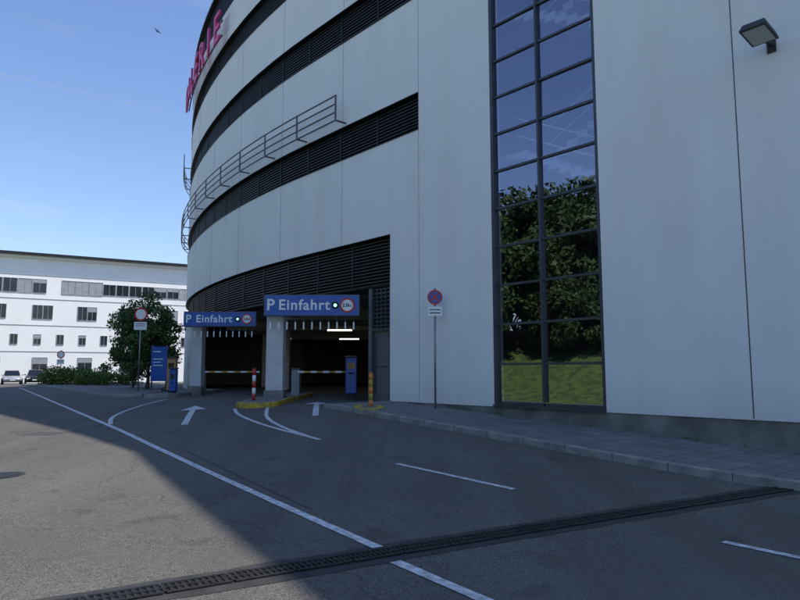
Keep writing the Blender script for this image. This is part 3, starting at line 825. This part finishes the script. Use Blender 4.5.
for (src, x, y, z, r, s_) in ((big2, -23.5, 1.0, 3.0, 1.0, 1.0), (big, -32, 12, 4.6, 2.2, 1.15), (big, -33, 24, 4.4, 3.3, 1.0), (big2, -31, 3, 4.6, 2.0, 1.15), (big, -24, -7, 3.4, 4.1, 1.0), (big2, -37, 18, 4.8, 5.0, 1.25), (big2, -22.5, 11.5, 2.4, 0.4, 0.6), (big, -22, 5.0, 2.2, 0.9, 0.5), (big, -36, 7, 4.8, 1.2, 1.25), (big, -23.5, 18.5, 2.6, 2.9, 0.5), (big2, -21.5, -0.5, 2.3, 2.9, 0.5), (big2, -22.3, 8.4, 2.2, 5.1, 0.42), (big, -24.5, 12.8, 2.8, 3.9, 0.55), (big, -30, 5.5, 4.4, 3.0, 0.8)):
    copy_tree(src, (x, y, z), r, s_)

# ---------------------------------------------------------------- cars
def car(loc, rot, paint):
    c = empty("parked_car")
    sec = [(-2.1, 0.70, 0.42, 0.80), (-2.0, 0.82, 0.28, 0.93), (-1.3, 0.88, 0.22, 0.97), (0.0, 0.89, 0.20, 0.95), (0.9, 0.88, 0.22, 0.93), (1.6, 0.85, 0.24, 0.82), (2.0, 0.76, 0.30, 0.70), (2.12, 0.62, 0.40, 0.60)]
    v = []; f = []; n = 10
    for (x, w, zl, zt) in sec:
        pr = [(-w*0.88, zl), (-w, zl+0.12), (-w*1.01, (zl+zt)/2), (-w*0.97, zt-0.08), (-w*0.86, zt), (w*0.86, zt), (w*0.97, zt-0.08), (w*1.01, (zl+zt)/2), (w, zl+0.12), (w*0.88, zl)]
        v += [(x, a, b) for a, b in pr]
    for i in range(len(sec)-1):
        for j in range(n): k = (j+1) % n; f.append((i*n+j, i*n+k, (i+1)*n+k, (i+1)*n+j))
    f.append(tuple(range(n))); f.append(tuple(range(len(sec)*n-1, (len(sec)-1)*n-1, -1)))
    mesh_obj("body", v, f, paint, c, True)
    cs = [(-1.95, 0.70, 0.9, 0.66, 0.92), (-1.45, 0.76, 0.9, 0.60, 1.40), (-0.6, 0.78, 0.9, 0.62, 1.47), (0.15, 0.78, 0.9, 0.60, 1.43), (1.0, 0.74, 0.88, 0.66, 0.93)]
    v = []; f = []
    for (x, w0, z0, w1, z1) in cs: v += [(x, -w0, z0), (x, w0, z0), (x, w1, z1), (x, -w1, z1)]
    for i in range(len(cs)-1):
        for j in range(4): k = (j+1) % 4; f.append((i*4+j, i*4+k, (i+1)*4+k, (i+1)*4+j))
    f += [(0,1,2,3), (19,18,17,16)]
    mesh_obj("cabin_glass", v, f, M["carglass"], c)
    v = []; f = []
    for (x, w, z) in ((-1.47, 0.60, 1.405), (-0.6, 0.63, 1.475), (0.17, 0.61, 1.435)): v += [(x, -w, z), (x, w, z), (x, w*0.9, z+0.03), (x, -w*0.9, z+0.03)]
    for i in range(2):
        for j in range(4): k = (j+1) % 4; f.append((i*4+j, i*4+k, (i+1)*4+k, (i+1)*4+j))
    f += [(0,1,2,3), (11,10,9,8)]
    mesh_obj("roof", v, f, paint, c)
    for sx in (-1.3, 1.3):
        for sy in (-0.86, 0.86):
            vv = []; ff = []; N = 18
            for k in (-0.1, 0.1):
                for i in range(N): a = 2*math.pi*i/N; vv.append((sx+0.32*math.cos(a), sy+k, 0.32+0.32*math.sin(a)))
            for i in range(N): j = (i+1) % N; ff.append((i, j, N+j, N+i))
            ff.append(tuple(range(N))); ff.append(tuple(range(2*N-1, N-1, -1)))
            mesh_obj("wheel", vv, ff, M["tyre"], c)
    for sy in (-0.6, 0.6):
        box("headlight", 1.98, 2.09, sy-0.15, sy+0.15, 0.55, 0.68, M["signwhite"], c)
        box("mirror", 0.7, 0.85, sy*1.55-0.08, sy*1.55+0.08, 0.93, 1.05, paint, c)
    box("grille", 2.06, 2.135, -0.35, 0.35, 0.42, 0.56, M["black"], c)
    box("number_plate", 2.136, 2.145, -0.26, 0.26, 0.43, 0.53, M["signwhite"], c)
    c.location = loc; c.rotation_euler = (0, 0, rot)
for (x, y, r, p) in ((-41.5, 70, -1.0, "silver"), (-37.9, 68, -1.05, "darkcar")):
    car((x, y, G(x, y)), r, M[p])

# bird
bd = empty("bird")
v = [(0.25,0,0),(0.05,0.05,0.03),(0.05,-0.05,0.03),(0.05,0,-0.05),(-0.25,0.03,0.0),(-0.25,-0.03,0),( -0.12,0,-0.03),( -0.42,0.07,0),(-0.42,-0.07,0)]
mesh_obj("body", v, [(0,1,2),(0,2,3),(0,3,1),(1,4,5,2),(2,5,6,3),(3,6,4,1),(4,7,8,5)], M["black"], bd)
for sg in (1, -1):
    mesh_obj("wing", [(0.1,0.04*sg,0.02),(-0.1,0.04*sg,0.02),(-0.08,0.28*sg,0.12),(0.08,0.26*sg,0.12),(-0.12,0.55*sg,0.04)], [(0,1,2,3),(3,2,4)], M["black"], bd, recalc=False)
bd.location = (-31.5, 80, 45.5); bd.rotation_euler = (0.5, 0.2, 2.4)

cm, nt, b = new_mat("contrail_ice"); b.inputs["Base Color"].default_value = (0.9, 0.9, 0.9, 1); b.inputs["Roughness"].default_value = 1
b.inputs["Alpha"].default_value = 0.3
D = 3000
pa = Vector((-460/620, 1, 0.50))*D; pb = Vector((-237/625, 1, 0.415))*D; up_ = Vector((0, 0, 1)); w = 5
mesh_obj("contrail", [pa-up_*w, pb-up_*w*0.6, pb+up_*w*0.6, pa+up_*w], [(0,1,2,3)], cm, recalc=False)

# ---------------------------------------------------------------- light
az = Vector((0.983, -0.184)).normalized(); el = math.radians(56.6)
sd = Vector((az.x*math.cos(el), az.y*math.cos(el), math.sin(el)))
sl = bpy.data.lights.new("sun", 'SUN'); sl.energy = 5.0; sl.angle = math.radians(0.5); sl.color = (1.0, 0.955, 0.88)
so = bpy.data.objects.new("sun", sl); col.objects.link(so); so.rotation_euler = (-sd).to_track_quat('-Z', 'Y').to_euler(); so.location = (40, -10, 60)
w = bpy.data.worlds.new("World"); scene.world = w; w.use_nodes = True; nt = w.node_tree; Lk = nt.links.new
bg = nt.nodes["Background"]; bg.inputs["Strength"].default_value = 0.15
sky = nt.nodes.new("ShaderNodeTexSky"); sky.sky_type = 'NISHITA'; sky.sun_disc = False; sky.sun_elevation = el; sky.sun_rotation = math.atan2(az.x, az.y)
sky.air_density = 1.3; sky.dust_density = 0.2; sky.ozone_density = 2.2
tn = nt.nodes.new("ShaderNodeMix"); tn.data_type = 'RGBA'; tn.blend_type = 'MULTIPLY'; tn.inputs[0].default_value = 1.0; tn.inputs[7].default_value = (0.98, 1.03, 1.24, 1)
Lk(sky.outputs[0], tn.inputs[6])
tc = nt.nodes.new("ShaderNodeTexCoord"); mp = nt.nodes.new("ShaderNodeMapping"); mp.inputs["Scale"].default_value = (2.2, 2.2, 14); mp.inputs["Rotation"].default_value = (0.12, 0.08, 0.3)
Lk(tc.outputs["Generated"], mp.inputs[0])
nz = nt.nodes.new("ShaderNodeTexNoise"); nz.inputs["Scale"].default_value = 1.3; nz.inputs["Detail"].default_value = 7; nz.inputs["Roughness"].default_value = 0.55; Lk(mp.outputs[0], nz.inputs["Vector"])
rp = nt.nodes.new("ShaderNodeValToRGB"); rp.color_ramp.elements[0].position = 0.58; rp.color_ramp.elements[0].color = (0,0,0,1); rp.color_ramp.elements[1].position = 0.9; rp.color_ramp.elements[1].color = (0.25,0.25,0.25,1)
Lk(nz.outputs["Fac"], rp.inputs[0])
mx = nt.nodes.new("ShaderNodeMix"); mx.data_type = 'RGBA'; mx.inputs[7].default_value = (6.2, 6.6, 7.4, 1)
Lk(rp.outputs[0], mx.inputs[0]); Lk(tn.outputs[2], mx.inputs[6]); Lk(mx.outputs[2], bg.inputs["Color"])

# ---------------------------------------------------------------- camera
cam = bpy.data.cameras.new("camera"); cam.sensor_width = 36; cam.lens = 29.25; cam.clip_end = 6000; cam.clip_start = 0.1
co = bpy.data.objects.new("camera", cam); col.objects.link(co); co.location = (0, 0, 1.6); co.rotation_euler = (math.radians(96.3), 0, 0)
scene.camera = co
scene.view_settings.view_transform = 'Standard'; scene.view_settings.look = 'None'; scene.view_settings.exposure = 0
